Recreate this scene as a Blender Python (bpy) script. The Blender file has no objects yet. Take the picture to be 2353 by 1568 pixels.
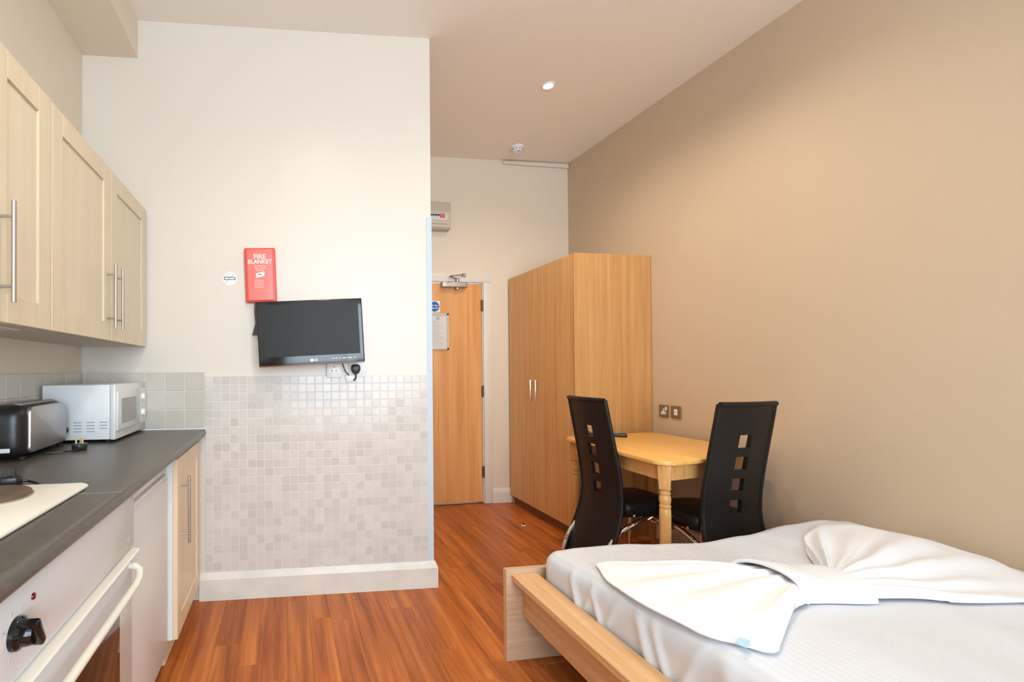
import bpy, bmesh, math, random
from mathutils import Vector, Matrix
random.seed(7)
PI = math.pi
sc = bpy.context.scene
COL = sc.collection

# ------------------------------------------------------------------ camera
CAM_H = 1.22
YAW, PITCH, ROLL = .1642, .0116, -.0057
F, CX, CY, W, H = 1100., 835., 838., 2353., 1568.
cd = bpy.data.cameras.new('camera')
cam = bpy.data.objects.new('camera', cd); COL.objects.link(cam)
fw = Vector((math.sin(YAW)*math.cos(PITCH), math.cos(YAW)*math.cos(PITCH), math.sin(PITCH)))
r0 = Vector((math.cos(YAW), -math.sin(YAW), 0)); u0 = r0.cross(fw)
rt = math.cos(ROLL)*r0 + math.sin(ROLL)*u0
up = -math.sin(ROLL)*r0 + math.cos(ROLL)*u0
m = Matrix((rt, up, -fw)).transposed().to_4x4(); m.translation = (0, 0, CAM_H)
cam.matrix_world = m
cd.sensor_width = 36; cd.lens = F/W*36
cd.shift_x = (W/2-CX)/W; cd.shift_y = (CY-H/2)/W
cd.clip_start = .02
sc.camera = cam

# ------------------------------------------------------------------ world, daylight, exposure
wd = bpy.data.worlds.new('sky'); sc.world = wd; wd.use_nodes = True
bg = wd.node_tree.nodes['Background']
bg.inputs[0].default_value = (.72, .865, 1.0, 1); bg.inputs[1].default_value = 16.0
WIN = (-.45, 1.75, .5, 2.85)            # window opening in the wall behind the camera: x0, x1, z0, z1
YB = -2.0
pl = bpy.data.lights.new('window_portal', 'AREA'); pl.shape = 'RECTANGLE'
pl.size = WIN[1]-WIN[0]; pl.size_y = WIN[3]-WIN[2]; pl.cycles.is_portal = True
po = bpy.data.objects.new('window_portal', pl); COL.objects.link(po)
po.location = ((WIN[0]+WIN[1])/2, YB-.12, (WIN[2]+WIN[3])/2); po.rotation_euler = (PI/2, 0, 0)
sc.view_settings.view_transform = 'Standard'; sc.view_settings.look = 'None'
sc.view_settings.gamma = 1; sc.view_settings.use_curve_mapping = False
sc.view_settings.exposure = -0.25
sc.cycles.use_denoising = True
sc.cycles.max_bounces = 6; sc.cycles.diffuse_bounces = 4; sc.cycles.glossy_bounces = 3
sc.cycles.use_adaptive_sampling = True; sc.cycles.adaptive_threshold = .1
sc.cycles.sample_clamp_indirect = 8
DOWNLIGHT_W = 66.0

# ------------------------------------------------------------------ materials
def srgb(r, g, b):
    f = lambda c: (c/255/12.92 if c/255 <= .04045 else ((c/255+.055)/1.055)**2.4)
    return (f(r), f(g), f(b), 1)
MATS = {}
def mat(name, col, rough=.5, metal=0., spec=.5, noise=0., nscale=8., bump=0., bscale=60., emit=None, coat=0.):
    if name in MATS: return MATS[name]
    mt = bpy.data.materials.new(name); mt.use_nodes = True; MATS[name] = mt
    nt = mt.node_tree; b = nt.nodes['Principled BSDF']
    b.inputs['Base Color'].default_value = col; b.inputs['Roughness'].default_value = rough
    b.inputs['Metallic'].default_value = metal; b.inputs['Specular IOR Level'].default_value = spec
    b.inputs['Coat Weight'].default_value = coat
    tc = nt.nodes.new('ShaderNodeTexCoord')
    if noise:
        n = nt.nodes.new('ShaderNodeTexNoise'); n.inputs['Scale'].default_value = nscale; n.inputs['Detail'].default_value = 3
        nt.links.new(tc.outputs['Object'], n.inputs['Vector'])
        mx = nt.nodes.new('ShaderNodeMix'); mx.data_type = 'RGBA'; mx.blend_type = 'MULTIPLY'
        mx.inputs[0].default_value = 1; mx.inputs[6].default_value = col
        cr = nt.nodes.new('ShaderNodeValToRGB')
        lo = 1-noise
        cr.color_ramp.elements[0].position = .3; cr.color_ramp.elements[0].color = (lo, lo, lo, 1)
        cr.color_ramp.elements[1].position = .7; cr.color_ramp.elements[1].color = (1, 1, 1, 1)
        nt.links.new(n.outputs['Fac'], cr.inputs[0]); nt.links.new(cr.outputs[0], mx.inputs[7])
        nt.links.new(mx.outputs[2], b.inputs['Base Color'])
    if bump:
        n2 = nt.nodes.new('ShaderNodeTexNoise'); n2.inputs['Scale'].default_value = bscale; n2.inputs['Detail'].default_value = 4
        nt.links.new(tc.outputs['Object'], n2.inputs['Vector'])
        bp = nt.nodes.new('ShaderNodeBump'); bp.inputs['Strength'].default_value = bump; bp.inputs['Distance'].default_value = .01
        nt.links.new(n2.outputs['Fac'], bp.inputs['Height']); nt.links.new(bp.outputs[0], b.inputs['Normal'])
    if emit:
        b.inputs['Emission Color'].default_value = emit[0]; b.inputs['Emission Strength'].default_value = emit[1]
    return mt

def wood(name, c1, c2, axis='Z', sc_across=26., sc_along=1.3, rough=.4, rnd=0., spec=.5, c3=None):
    """grain stretched along one local axis; rnd = tone spread from piece to piece"""
    mt = bpy.data.materials.new(name); mt.use_nodes = True; MATS[name] = mt
    nt = mt.node_tree; b = nt.nodes['Principled BSDF']
    b.inputs['Roughness'].default_value = rough; b.inputs['Specular IOR Level'].default_value = spec
    tc = nt.nodes.new('ShaderNodeTexCoord'); mp = nt.nodes.new('ShaderNodeMapping')
    s = [sc_across]*3; s['XYZ'.index(axis)] = sc_along
    mp.inputs['Scale'].default_value = s
    oi = nt.nodes.new('ShaderNodeObjectInfo')
    mul = nt.nodes.new('ShaderNodeVectorMath'); mul.operation = 'SCALE'; mul.inputs[0].default_value = (31, 17, 23)
    nt.links.new(oi.outputs['Random'], mul.inputs['Scale'])
    add = nt.nodes.new('ShaderNodeVectorMath'); add.operation = 'ADD'
    nt.links.new(tc.outputs['Object'], mp.inputs['Vector'])
    nt.links.new(mp.outputs[0], add.inputs[0]); nt.links.new(mul.outputs[0], add.inputs[1])
    n = nt.nodes.new('ShaderNodeTexNoise'); n.inputs['Scale'].default_value = 1; n.inputs['Detail'].default_value = 6
    n.inputs['Roughness'].default_value = .62; n.inputs['Distortion'].default_value = .35
    nt.links.new(add.outputs[0], n.inputs['Vector'])
    cr = nt.nodes.new('ShaderNodeValToRGB')
    cr.color_ramp.elements[0].position = .32; cr.color_ramp.elements[0].color = c2
    cr.color_ramp.elements[1].position = .66; cr.color_ramp.elements[1].color = c1
    if c3:
        e = cr.color_ramp.elements.new(.5); e.color = c3
    nt.links.new(n.outputs['Fac'], cr.inputs[0])
    out = cr.outputs[0]
    if rnd:
        hs = nt.nodes.new('ShaderNodeHueSaturation')
        mr = nt.nodes.new('ShaderNodeMapRange'); mr.inputs[3].default_value = 1-rnd; mr.inputs[4].default_value = 1+rnd
        nt.links.new(oi.outputs['Random'], mr.inputs[0]); nt.links.new(mr.outputs[0], hs.inputs['Value'])
        nt.links.new(out, hs.inputs['Color']); out = hs.outputs[0]
    nt.links.new(out, b.inputs['Base Color'])
    bp = nt.nodes.new('ShaderNodeBump'); bp.inputs['Strength'].default_value = .05; bp.inputs['Distance'].default_value = .004
    nt.links.new(n.outputs['Fac'], bp.inputs['Height']); nt.links.new(bp.outputs[0], b.inputs['Normal'])
    return mt

def tilemat(name, c1, c2, rough, nscale=40.):
    """tone varies from tile to tile, mottled stone inside each"""
    mt = bpy.data.materials.new(name); mt.use_nodes = True; MATS[name] = mt
    nt = mt.node_tree; b = nt.nodes['Principled BSDF']; b.inputs['Roughness'].default_value = rough
    oi = nt.nodes.new('ShaderNodeObjectInfo'); ge = nt.nodes.new('ShaderNodeNewGeometry')
    ad = nt.nodes.new('ShaderNodeMath'); ad.operation = 'ADD'
    fr = nt.nodes.new('ShaderNodeMath'); fr.operation = 'FRACT'
    nt.links.new(oi.outputs['Random'], ad.inputs[0]); nt.links.new(ge.outputs['Random Per Island'], ad.inputs[1])
    nt.links.new(ad.outputs[0], fr.inputs[0])
    tc = nt.nodes.new('ShaderNodeTexCoord')
    n = nt.nodes.new('ShaderNodeTexNoise'); n.inputs['Scale'].default_value = nscale; n.inputs['Detail'].default_value = 4
    ofs = nt.nodes.new('ShaderNodeVectorMath'); ofs.operation = 'SCALE'; ofs.inputs[0].default_value = (7, 3, 5)
    nt.links.new(fr.outputs[0], ofs.inputs['Scale'])
    av = nt.nodes.new('ShaderNodeVectorMath'); av.operation = 'ADD'
    nt.links.new(tc.outputs['Object'], av.inputs[0]); nt.links.new(ofs.outputs[0], av.inputs[1])
    nt.links.new(av.outputs[0], n.inputs['Vector'])
    pw = nt.nodes.new('ShaderNodeMath'); pw.operation = 'POWER'; pw.inputs[1].default_value = 1.7
    nt.links.new(fr.outputs[0], pw.inputs[0])
    mm = nt.nodes.new('ShaderNodeMath'); mm.operation = 'MULTIPLY_ADD'; mm.inputs[1].default_value = .5; 
    nt.links.new(n.outputs['Fac'], mm.inputs[0]); 
    m2 = nt.nodes.new('ShaderNodeMath'); m2.operation = 'MULTIPLY_ADD'; m2.inputs[1].default_value = .75; m2.inputs[2].default_value = -.12
    nt.links.new(pw.outputs[0], m2.inputs[0]); nt.links.new(m2.outputs[0], mm.inputs[2])
    mm.use_clamp = True
    mx = nt.nodes.new('ShaderNodeMix'); mx.data_type = 'RGBA'; mx.inputs[6].default_value = c1; mx.inputs[7].default_value = c2
    nt.links.new(mm.outputs[0], mx.inputs[0]); nt.links.new(mx.outputs[2], b.inputs['Base Color'])
    return mt

M_CREAM = mat('cream_wall_paint', (.775, .68, .555, 1), .5, spec=.4, bump=.03, bscale=35)
M_SATIN = mat('cream_satin_paint', (.745, .69, .605, 1), .36, spec=.6, bump=.02, bscale=25)
M_CEIL = mat('ceiling_paint', (.90, .85, .775, 1), .7, bump=.02, bscale=30)
M_TAUPE = mat('beige_feature_wall_paint', (.60, .475, .335, 1), .55, noise=.05, nscale=1.2, bump=.03, bscale=60)
M_WHITEGLOSS = mat('white_gloss_paint', (.80, .755, .68, 1), .3, noise=.06, nscale=6)
M_BLUEWHITE = mat('white_plastic_trim', (.56, .66, .76, 1), .5, spec=.3)
M_FLOORBASE = mat('floor_underlay', (.10, .045, .02, 1), .8)
M_PLANK = wood('walnut_laminate', srgb(204, 122, 58), srgb(142, 72, 26), 'Y', 22, 1.1, .36, .08, c3=srgb(178, 98, 42), spec=.35)
M_MAPLE = wood('pale_maple_foil', (.70, .615, .45, 1), (.65, .56, .395, 1), 'Z', 22, 1.2, .38)
M_MAPLE_P = wood('pale_maple_panel', (.69, .615, .46, 1), (.65, .565, .41, 1), 'Z', 22, 1.2, .38)
M_MAPLE_B = wood('warm_maple_foil', (.80, .635, .43, 1), (.74, .57, .37, 1), 'Z', 22, 1.2, .38)
M_GROOVE = mat('cabinet_groove', (.42, .30, .16, 1), .6)
M_BEECH = wood('beech_door_veneer', srgb(234, 174, 110), srgb(214, 148, 84), 'Z', 14, .8, .42)
M_OAK = wood('oak_wardrobe_veneer', srgb(206, 158, 100), srgb(184, 132, 77), 'Z', 30, 1.0, .45)
M_OAKD = wood('oak_wardrobe_door_veneer', srgb(226, 178, 118), srgb(204, 152, 92), 'Z', 26, 1.0, .42)
M_PINE = wood('lacquered_rubberwood', srgb(244, 194, 112), srgb(232, 172, 90), 'Y', 30, 2.2, .28)
M_PINEL = wood('lacquered_rubberwood_leg', srgb(228, 176, 110), srgb(208, 150, 84), 'Z', 30, 2.2, .32)
M_BEDOAK = wood('pale_oak_bed_veneer', srgb(226, 184, 138), srgb(206, 156, 104), 'Y', 45, 2.2, .45)
M_BEDOAKX = wood('pale_oak_footboard_veneer', srgb(216, 186, 156), srgb(192, 156, 124), 'X', 60, 2.2, .5)
M_COUNTER = mat('dark_grey_laminate', (.115, .105, .090, 1), .33, noise=.25, nscale=90, bump=.05, bscale=200)
M_WHITEENAMEL = mat('white_enamel', (.70, .715, .72, 1), .25)
M_OFFWHITE = mat('off_white_enamel', (.82, .80, .70, 1), .28)
M_FRIDGE = mat('white_fridge_steel', (.72, .72, .71, 1), .35)
M_CARC = mat('white_carcass_board', (.74, .77, .74, 1), .5)
M_STEEL = mat('brushed_steel', (.50, .48, .47, 1), .42, metal=1)
M_CHROME = mat('chrome', (.80, .80, .80, 1), .08, metal=1)
M_BLACKPL = mat('black_plastic', (.012, .012, .013, 1), .35)
M_BLACKGL = mat('black_gloss_plastic', (.008, .007, .007, 1), .12)
M_LEATHER = mat('black_faux_leather', (.012, .009, .008, 1), .42, spec=.28, bump=.08, bscale=260)
M_SCREEN = mat('dark_lcd_screen', (.022, .023, .021, 1), .38, spec=.18)
M_GLASSDARK = mat('dark_oven_glass', (.035, .015, .006, 1), .08)
M_PLATE = mat('hotplate_iron', (.14, .095, .065, 1), .5, noise=.3, nscale=30)
M_RED = mat('red_plastic', (.80, .085, .065, 1), .4)
M_PRINT = mat('white_print', (.88, .84, .80, 1), .5)
M_GREYPRINT = mat('grey_print', (.30, .30, .32, 1), .6)
M_DARKPRINT = mat('dark_print', (.06, .06, .06, 1), .6)
M_WHITEPL = mat('white_plastic', (.84, .85, .85, 1), .3)
M_BLUE = mat('blue_sign_print', (.01, .12, .46, 1), .4)
M_PAPER = mat('white_paper', (.72, .70, .68, 1), .6)
M_GREYFRAME = mat('pale_grey_frame', (.60, .58, .56, 1), .4)
M_FUSE = mat('beige_grey_plastic', (.54, .48, .38, 1), .45)
M_BRASS = mat('brass', (.75, .55, .2, 1), .25, metal=1)
M_HINGE = mat('dark_hinge_steel', (.16, .10, .055, 1), .4, metal=.7)
M_BRONZE = mat('brushed_bronze_plate', (.30, .215, .14, 1), .38, metal=.6)
M_TOWEL = mat('white_cotton', (.90, .92, .95, 1), .8, spec=.2, bump=.05, bscale=300)
M_LINEN = mat('white_folded_cotton', (.78, .81, .86, 1), .8, spec=.2)
M_TAG = mat('pale_blue_tag', (.42, .62, .76, 1), .5)
M_SILVERT = mat('silver_print', (.75, .74, .72, 1), .3)
M_GROUT = mat('white_grout', (.76, .74, .70, 1), .6)
M_KGROUT = mat('beige_grout', (.72, .69, .63, 1), .6)
M_MOSAIC = tilemat('mosaic_stone', (.70, .665, .61, 1), (.565, .535, .49, 1), .2)
M_TILE = tilemat('grey_wall_tile', (.64, .60, .525, 1), (.54, .505, .435, 1), .22, 14.)
M_GLOW = mat('lit_lamp', (1, .95, .85, 1), .4, emit=((1, .9, .74, 1), 22))
# striped satin sheet
M_SHEET = mat('striped_satin_sheet', (.80, .79, .775, 1), .38, spec=.45)
nt = M_SHEET.node_tree; bsd = nt.nodes['Principled BSDF']
tc = nt.nodes.new('ShaderNodeTexCoord'); wv = nt.nodes.new('ShaderNodeTexWave'); wv.bands_direction = 'X'
wv.inputs['Scale'].default_value = 14; nt.links.new(tc.outputs['Object'], wv.inputs['Vector'])
mr = nt.nodes.new('ShaderNodeMapRange'); mr.inputs[1].default_value = .45; mr.inputs[2].default_value = .55; mr.inputs[3].default_value = .30; mr.inputs[4].default_value = .55
nt.links.new(wv.outputs['Fac'], mr.inputs[0]); nt.links.new(mr.outputs[0], bsd.inputs['Roughness'])
mx = nt.nodes.new('ShaderNodeMix'); mx.data_type = 'RGBA'; mx.inputs[6].default_value = (.72, .76, .82, 1); mx.inputs[7].default_value = (.675, .715, .775, 1)
nt.links.new(wv.outputs['Fac'], mx.inputs[0]); nt.links.new(mx.outputs[2], bsd.inputs['Base Color'])
# window glass
M_GLASS = bpy.data.materials.new('window_glass'); M_GLASS.use_nodes = True
nt = M_GLASS.node_tree; nt.nodes.clear()
o_ = nt.nodes.new('ShaderNodeOutputMaterial'); ms = nt.nodes.new('ShaderNodeMixShader'); ms.inputs[0].default_value = .06
t_ = nt.nodes.new('ShaderNodeBsdfTransparent'); g_ = nt.nodes.new('ShaderNodeBsdfGlossy'); g_.inputs['Roughness'].default_value = .02
nt.links.new(t_.outputs[0], ms.inputs[1]); nt.links.new(g_.outputs[0], ms.inputs[2]); nt.links.new(ms.outputs[0], o_.inputs[0])

# ------------------------------------------------------------------ mesh helpers
def B(): return bmesh.new()
def box(bm, x0, x1, y0, y1, z0, z1, bev=0., seg=2):
    r = bmesh.ops.create_cube(bm, size=1)
    for v in r['verts']:
        v.co = Vector((x0+(v.co.x+.5)*(x1-x0), y0+(v.co.y+.5)*(y1-y0), z0+(v.co.z+.5)*(z1-z0)))
    if bev:
        es = list({e for v in r['verts'] for e in v.link_edges})
        bmesh.ops.bevel(bm, geom=es, offset=bev, segments=seg, affect='EDGES', profile=.5)
    return bm
def prism(bm, pts, z0, z1, axis='Z', bev=0.):
    """extrude a 2-D outline; axis Z: (x,y), axis X: (y,z) along x, axis Y: (x,z) along y"""
    def P(p, t):
        return {'Z': (p[0], p[1], t), 'X': (t, p[0], p[1]), 'Y': (p[0], t, p[1])}[axis]
    a = [bm.verts.new(P(p, z0)) for p in pts]; b = [bm.verts.new(P(p, z1)) for p in pts]
    n = len(pts); fs = [bm.faces.new(a[::-1]), bm.faces.new(b)]
    for i in range(n): fs.append(bm.faces.new((a[i], a[(i+1) % n], b[(i+1) % n], b[i])))
    bmesh.ops.recalc_face_normals(bm, faces=fs)
    if bev:
        es = list({e for v in a+b for e in v.link_edges})
        bmesh.ops.bevel(bm, geom=es, offset=bev, segments=2, affect='EDGES', profile=.5)
    return bm
def tube(bm, pts, r, seg=10, flat=1.):
    pts = [Vector(p) for p in pts]; rings = []
    t0 = (pts[1]-pts[0]).normalized()
    ref = Vector((0, 0, 1)) if abs(t0.z) < .9 else Vector((1, 0, 0))
    nrm = t0.cross(ref).normalized()
    for i, p in enumerate(pts):
        t = (pts[min(i+1, len(pts)-1)]-pts[max(i-1, 0)]).normalized()
        nrm = (nrm - t*nrm.dot(t)).normalized(); bn = t.cross(nrm)
        rr = r[i] if isinstance(r, (list, tuple)) else r
        rings.append([bm.verts.new(p+nrm*math.cos(2*PI*k/seg)*rr+bn*math.sin(2*PI*k/seg)*rr*flat) for k in range(seg)])
    for a, b in zip(rings, rings[1:]):
        for k in range(seg): bm.faces.new((a[k], a[(k+1) % seg], b[(k+1) % seg], b[k]))
    bm.faces.new(rings[0][::-1]); bm.faces.new(rings[-1])
    return bm
def lathe(bm, prof, c=(0, 0, 0), seg=20, axis='Z'):
    rings = []
    for r, h in prof:
        ring = []
        for k in range(seg):
            a = 2*PI*k/seg; u, v = r*math.cos(a), r*math.sin(a)
            p = {'Z': (u, v, h), 'X': (h, u, v), 'Y': (u, h, v)}[axis]
            ring.append(bm.verts.new(Vector(c)+Vector(p)))
        rings.append(ring)
    fs = []
    for a, b in zip(rings, rings[1:]):
        for k in range(seg): fs.append(bm.faces.new((a[k], a[(k+1) % seg], b[(k+1) % seg], b[k])))
    fs.append(bm.faces.new(rings[0][::-1])); fs.append(bm.faces.new(rings[-1]))
    bmesh.ops.recalc_face_normals(bm, faces=fs)
    return bm
def lin(a, b, n): return [a+(b-a)*i/n for i in range(n+1)]
def axis_pts(a, b, R, n):
    e = [a, a+R*.15, a+R*.35, a+R*.65, a+R]; f = [b-(x-a) for x in e][::-1]
    mid = [a+R+(b-a-2*R)*i/n for i in range(1, n)]
    return e+mid+f
def roundbox(bm, x0, x1, y0, y1, z0, z1, R, n=(6, 6, 2), fn=None):
    X, Y, Z = axis_pts(x0, x1, R, n[0]), axis_pts(y0, y1, R, n[1]), axis_pts(z0, z1, R, n[2])
    vs = {}
    def V(i, j, k):
        key = (i, j, k)
        if key not in vs:
            p = Vector((X[i], Y[j], Z[k]))
            q = Vector((min(max(p.x, x0+R), x1-R), min(max(p.y, y0+R), y1-R), min(max(p.z, z0+R), z1-R)))
            d = p-q
            if d.length > 1e-9: p = q+d.normalized()*R
            if fn: p = Vector(fn(p))
            vs[key] = bm.verts.new(p)
        return vs[key]
    nx, ny, nz = len(X)-1, len(Y)-1, len(Z)-1; fs = []
    for i in range(nx):
        for j in range(ny):
            fs.append(bm.faces.new((V(i, j, 0), V(i, j+1, 0), V(i+1, j+1, 0), V(i+1, j, 0))))
            fs.append(bm.faces.new((V(i, j, nz), V(i+1, j, nz), V(i+1, j+1, nz), V(i, j+1, nz))))
        for k in range(nz):
            fs.append(bm.faces.new((V(i, 0, k), V(i+1, 0, k), V(i+1, 0, k+1), V(i, 0, k+1))))
            fs.append(bm.faces.new((V(i, ny, k), V(i, ny, k+1), V(i+1, ny, k+1), V(i+1, ny, k))))
    for j in range(ny):
        for k in range(nz):
            fs.append(bm.faces.new((V(0, j, k), V(0, j, k+1), V(0, j+1, k+1), V(0, j+1, k))))
            fs.append(bm.faces.new((V(nx, j, k), V(nx, j+1, k), V(nx, j+1, k+1), V(nx, j, k+1))))
    return bm
def thicken(bm, d):
    """give a sheet real thickness along d"""
    r = bmesh.ops.extrude_face_region(bm, geom=bm.faces[:], use_keep_orig=True)
    bmesh.ops.translate(bm, vec=d, verts=[v for v in r['geom'] if isinstance(v, bmesh.types.BMVert)])
    bmesh.ops.recalc_face_normals(bm, faces=bm.faces)
def link(name, me, parent=None, loc=None, rot=None):
    o = bpy.data.objects.new(name, me); COL.objects.link(o)
    if parent: o.parent = parent
    if loc: o.location = loc
    if rot: o.rotation_euler = rot
    return o
def obj(name, bm, mt, parent=None, smooth=True, loc=None, rot=None):
    me = bpy.data.meshes.new(name); bm.to_mesh(me); bm.free()
    me.materials.append(mt)
    if smooth:
        me.polygons.foreach_set('use_smooth', [True]*len(me.polygons)); me.set_sharp_from_angle(angle=math.radians(35))
    return link(name, me, parent, loc, rot)
def tag(o, label, cat, group=None):
    o['label'] = label; o['category'] = cat
    if group: o['group'] = group
    return o
def thing(name, label, cat, loc=(0, 0, 0), rz=0., group=None):
    o = link(name, None, None, loc, (0, 0, rz)); return tag(o, label, cat, group)
def struct(name, bm, mt, parent=None, smooth=False):
    o = obj(name, bm, mt, parent, smooth)
    if not parent: o['kind'] = 'structure'
    return o
def text(name, s, size, mt, parent, loc, rot, align='CENTER', ext=.0004, bold=0.):
    cu = bpy.data.curves.new(name, 'FONT'); cu.body = s; cu.size = size; cu.align_x = align; cu.align_y = 'CENTER'
    cu.extrude = ext; cu.offset = bold; cu.resolution_u = 3
    t = bpy.data.objects.new(name, cu)
    me = bpy.data.meshes.new_from_object(t); me.materials.clear(); me.materials.append(mt)
    bpy.data.objects.remove(t)
    return link(name, me, parent, loc, rot)

# ------------------------------------------------------------------ room shell
XL, XR, YF = -1.04, 2.66, 4.14
ANG = -math.atan(.05)
def yc(x): return 2.652-.05*x            # front face of the tiled partition, not quite square to the room
def zc(x, y): return 3.052+.014*x+.018*y # ceiling
PX = .825                                # right-hand corner of the partition

bm = B(); box(bm, XL-.16, XR+.14, YB-.2, YF+.16, -.15, -.014)
floor = struct('floor', bm, M_FLOORBASE)
PW = .105
meshes = {}
i = 0; x = XL
while x < XR-.01:
    x1 = min(x+PW, XR); y = YB-random.uniform(0, .9)
    while y < YF:
        L = random.choice((.84, 1.0, 1.2)); a, b_ = max(y, YB), min(y+L, YF)
        y += L
        # skip boards wholly beneath the partition
        if x1 < PX-.02 and a > yc(x)+.02: continue
        if x1 < PX-.02: b_ = min(b_, yc(x)+.05)
        if b_-a < .03: continue
        key = (round(x1-x, 3), round(b_-a, 3))
        if key not in meshes:
            bb = B(); w_, l_ = x1-x, b_-a
            box(bb, -w_/2+.0002, w_/2-.0002, -l_/2+.0002, l_/2-.0002, -.014, 0, .0007, 1)
            me = bpy.data.meshes.new('floor_plank'); bb.to_mesh(me); bb.free(); me.materials.append(M_PLANK); meshes[key] = me
        link('plank', meshes[key], floor, ((x+x1)/2, (a+b_)/2, 0))
    x = x1

def slab(name, x0, x1, y0, y1, mt, z0=0., extra=.0):
    bm = B(); vs = []
    for (xx, yy) in ((x0, y0), (x1, y0), (x1, y1), (x0, y1)): vs.append((xx, yy))
    prism(bm, vs, z0, 1.0)
    for v in bm.verts:
        if v.co.z > .5: v.co.z = zc(v.co.x, v.co.y)+extra
    return struct(name, bm, mt)
bm = B(); prism(bm, [(XL-.16, YB-.2), (XR+.14, YB-.2), (XR+.14, YF+.16), (XL-.16, YF+.16)], 0, 1)
for v in bm.verts: v.co.z = zc(v.co.x, v.co.y)+(.12 if v.co.z > .5 else 0)
struct('ceiling', bm, M_CEIL)
wall_left = slab('wall_left', XL-.14, XL, YB, YF+.14, M_CREAM)
slab('wall_right', XR, XR+.14, YB, YF+.14, M_TAUPE)
bm = B()
# far wall with its door opening
DX0, DX1, DZ = 1.03, 1.79, 2.005
for a in ((PX, DX0-.03, 0, 0), (DX1+.03, XR, 0, 0), (DX0-.03, DX1+.03, DZ+.03, 0)):
    n0 = len(bm.verts); prism(bm, [(a[0], YF), (a[1], YF), (a[1], YF+.14), (a[0], YF+.14)], a[2], 2.9)
bm.verts.ensure_lookup_table()
for v in bm.verts:
    if v.co.z > 2.5: v.co.z = zc(v.co.x, v.co.y)
struct('wall_far', bm, M_CREAM)
bm = B(); prism(bm, [(XL, yc(XL)), (PX, yc(PX)), (PX, YF+.14), (XL, YF+.14)], 0, 2.9)
for v in bm.verts:
    if v.co.z > 2.5: v.co.z = zc(v.co.x, v.co.y)
wall_part = struct('wall_partition', bm, M_SATIN)
# wall behind the camera with the window
bm = B()
for (a, b_, c, d) in ((XL, WIN[0], 0, 3.0), (WIN[1], XR, 0, 3.0), (WIN[0], WIN[1], 0, WIN[2]), (WIN[0], WIN[1], WIN[3], 3.0)):
    box(bm, a, b_, YB-.2, YB, c, d)
for v in bm.verts:
    if v.co.z > 2.99: v.co.z = zc(v.co.x, v.co.y)
struct('wall_back', bm, M_CREAM)
# bulkhead along the top of the left wall
bm = B(); prism(bm, [(XL, 2.885), (-.762, 2.888), (-.762, 3.075), (XL, 3.075)], YB, yc(-.9), 'Y')
for v in bm.verts:
    if v.co.z > 3: v.co.z = zc(v.co.x, v.co.y)
    if v.co.y > 2: v.co.y = yc(v.co.x)
struct('wall_bulkhead', bm, M_CREAM)
# window
wf = struct('window_1', B(), M_WHITEGLOSS)
bm = B(); x0, x1, z0, z1 = WIN
for (a, b_, c, d) in ((x0, x0+.06, z0, z1), (x1-.06, x1, z0, z1), (x0, x1, z0, z0+.06), (x0, x1, z1-.06, z1), ((x0+x1)/2-.025, (x0+x1)/2+.025, z0, z1)):
    box(bm, a, b_, YB-.14, YB-.08, c, d)
obj('window_frame', bm, M_WHITEGLOSS, wf, False)
bm = B(); box(bm, x0-.05, x1+.05, YB-.14, YB+.05, z0-.03, z0, .006); obj('window_sill', bm, M_WHITEGLOSS, wf)
for a, b_ in ((x0+.05, (x0+x1)/2-.02), ((x0+x1)/2+.02, x1-.05)):
    bm = B(); box(bm, a, b_, YB-.113, YB-.107, z0+.05, z1-.05); obj('pane', bm, M_GLASS, wf, False)

# door in the far wall
door = struct('door_1', B(), M_BEECH)
bm = B(); box(bm, DX0+.003, DX1-.003, YF+.004, YF+.048, .012, DZ-.004, .002, 1); obj('door_leaf', bm, M_BEECH, door)
bm = B()
for a in ((DX0-.03, DX0, 0, DZ+.03), (DX1, DX1+.03, 0, DZ+.03), (DX0, DX1, DZ, DZ+.03)):
    box(bm, a[0], a[1], YF, YF+.14, a[2], a[3])
obj('jamb', bm, M_WHITEGLOSS, door, False)
for a in ((DX0-.085, DX0-.008), (DX1+.008, DX1+.085)):
    bm = B(); box(bm, a[0], a[1], YF-.018, YF, 0, DZ+.008, .004); obj('architrave', bm, M_WHITEGLOSS, door)
bm = B(); box(bm, DX0-.085, DX1+.085, YF-.018, YF, DZ+.008, DZ+.082, .004); obj('architrave', bm, M_WHITEGLOSS, door)
for z in (1.805, 1.02, .285):
    bm = B(); box(bm, DX1-.012, DX1+.006, YF-.006, YF+.03, z-.05, z+.05, .002, 1)
    lathe(bm, [(.006, z-.052), (.006, z+.052)], (DX1+.001, YF-.004, 0), 8)
    obj('hinge', bm, M_HINGE, door)
# threshold
bm = B(); box(bm, DX0, DX1, YF-.004, YF+.05, -.012, .008); obj('threshold', bm, M_HINGE, door, False)

# skirtings, trims
def skirt_prof(t=.022, h=.145): return [(0, 0), (-t, 0), (-t, h-.035), (-t*.62, h-.012), (-t*.35, h), (0, h)]
bm = B()
prof = skirt_prof()
L0, L1 = -.447, PX
a = [bm.verts.new((L0, yc(L0)+p[0], p[1])) for p in prof]
b_ = [bm.verts.new((L1-p[0], yc(L1)+p[0], p[1])) for p in prof]      # mitred round the corner
c_ = [bm.verts.new((PX-p[0], YF-.02, p[1])) for p in prof]
for u, v in ((a, b_), (b_, c_)):
    for k in range(len(prof)): bm.faces.new((u[k], v[k], v[(k+1) % len(prof)], u[(k+1) % len(prof)]))
bm.faces.new(a); bm.faces.new(c_[::-1]); bmesh.ops.recalc_face_normals(bm, faces=bm.faces)
struct('baseboard_partition', bm, mat('chipped_cream_gloss', (.78, .75, .67, 1), .35, noise=.12, nscale=7))
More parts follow.
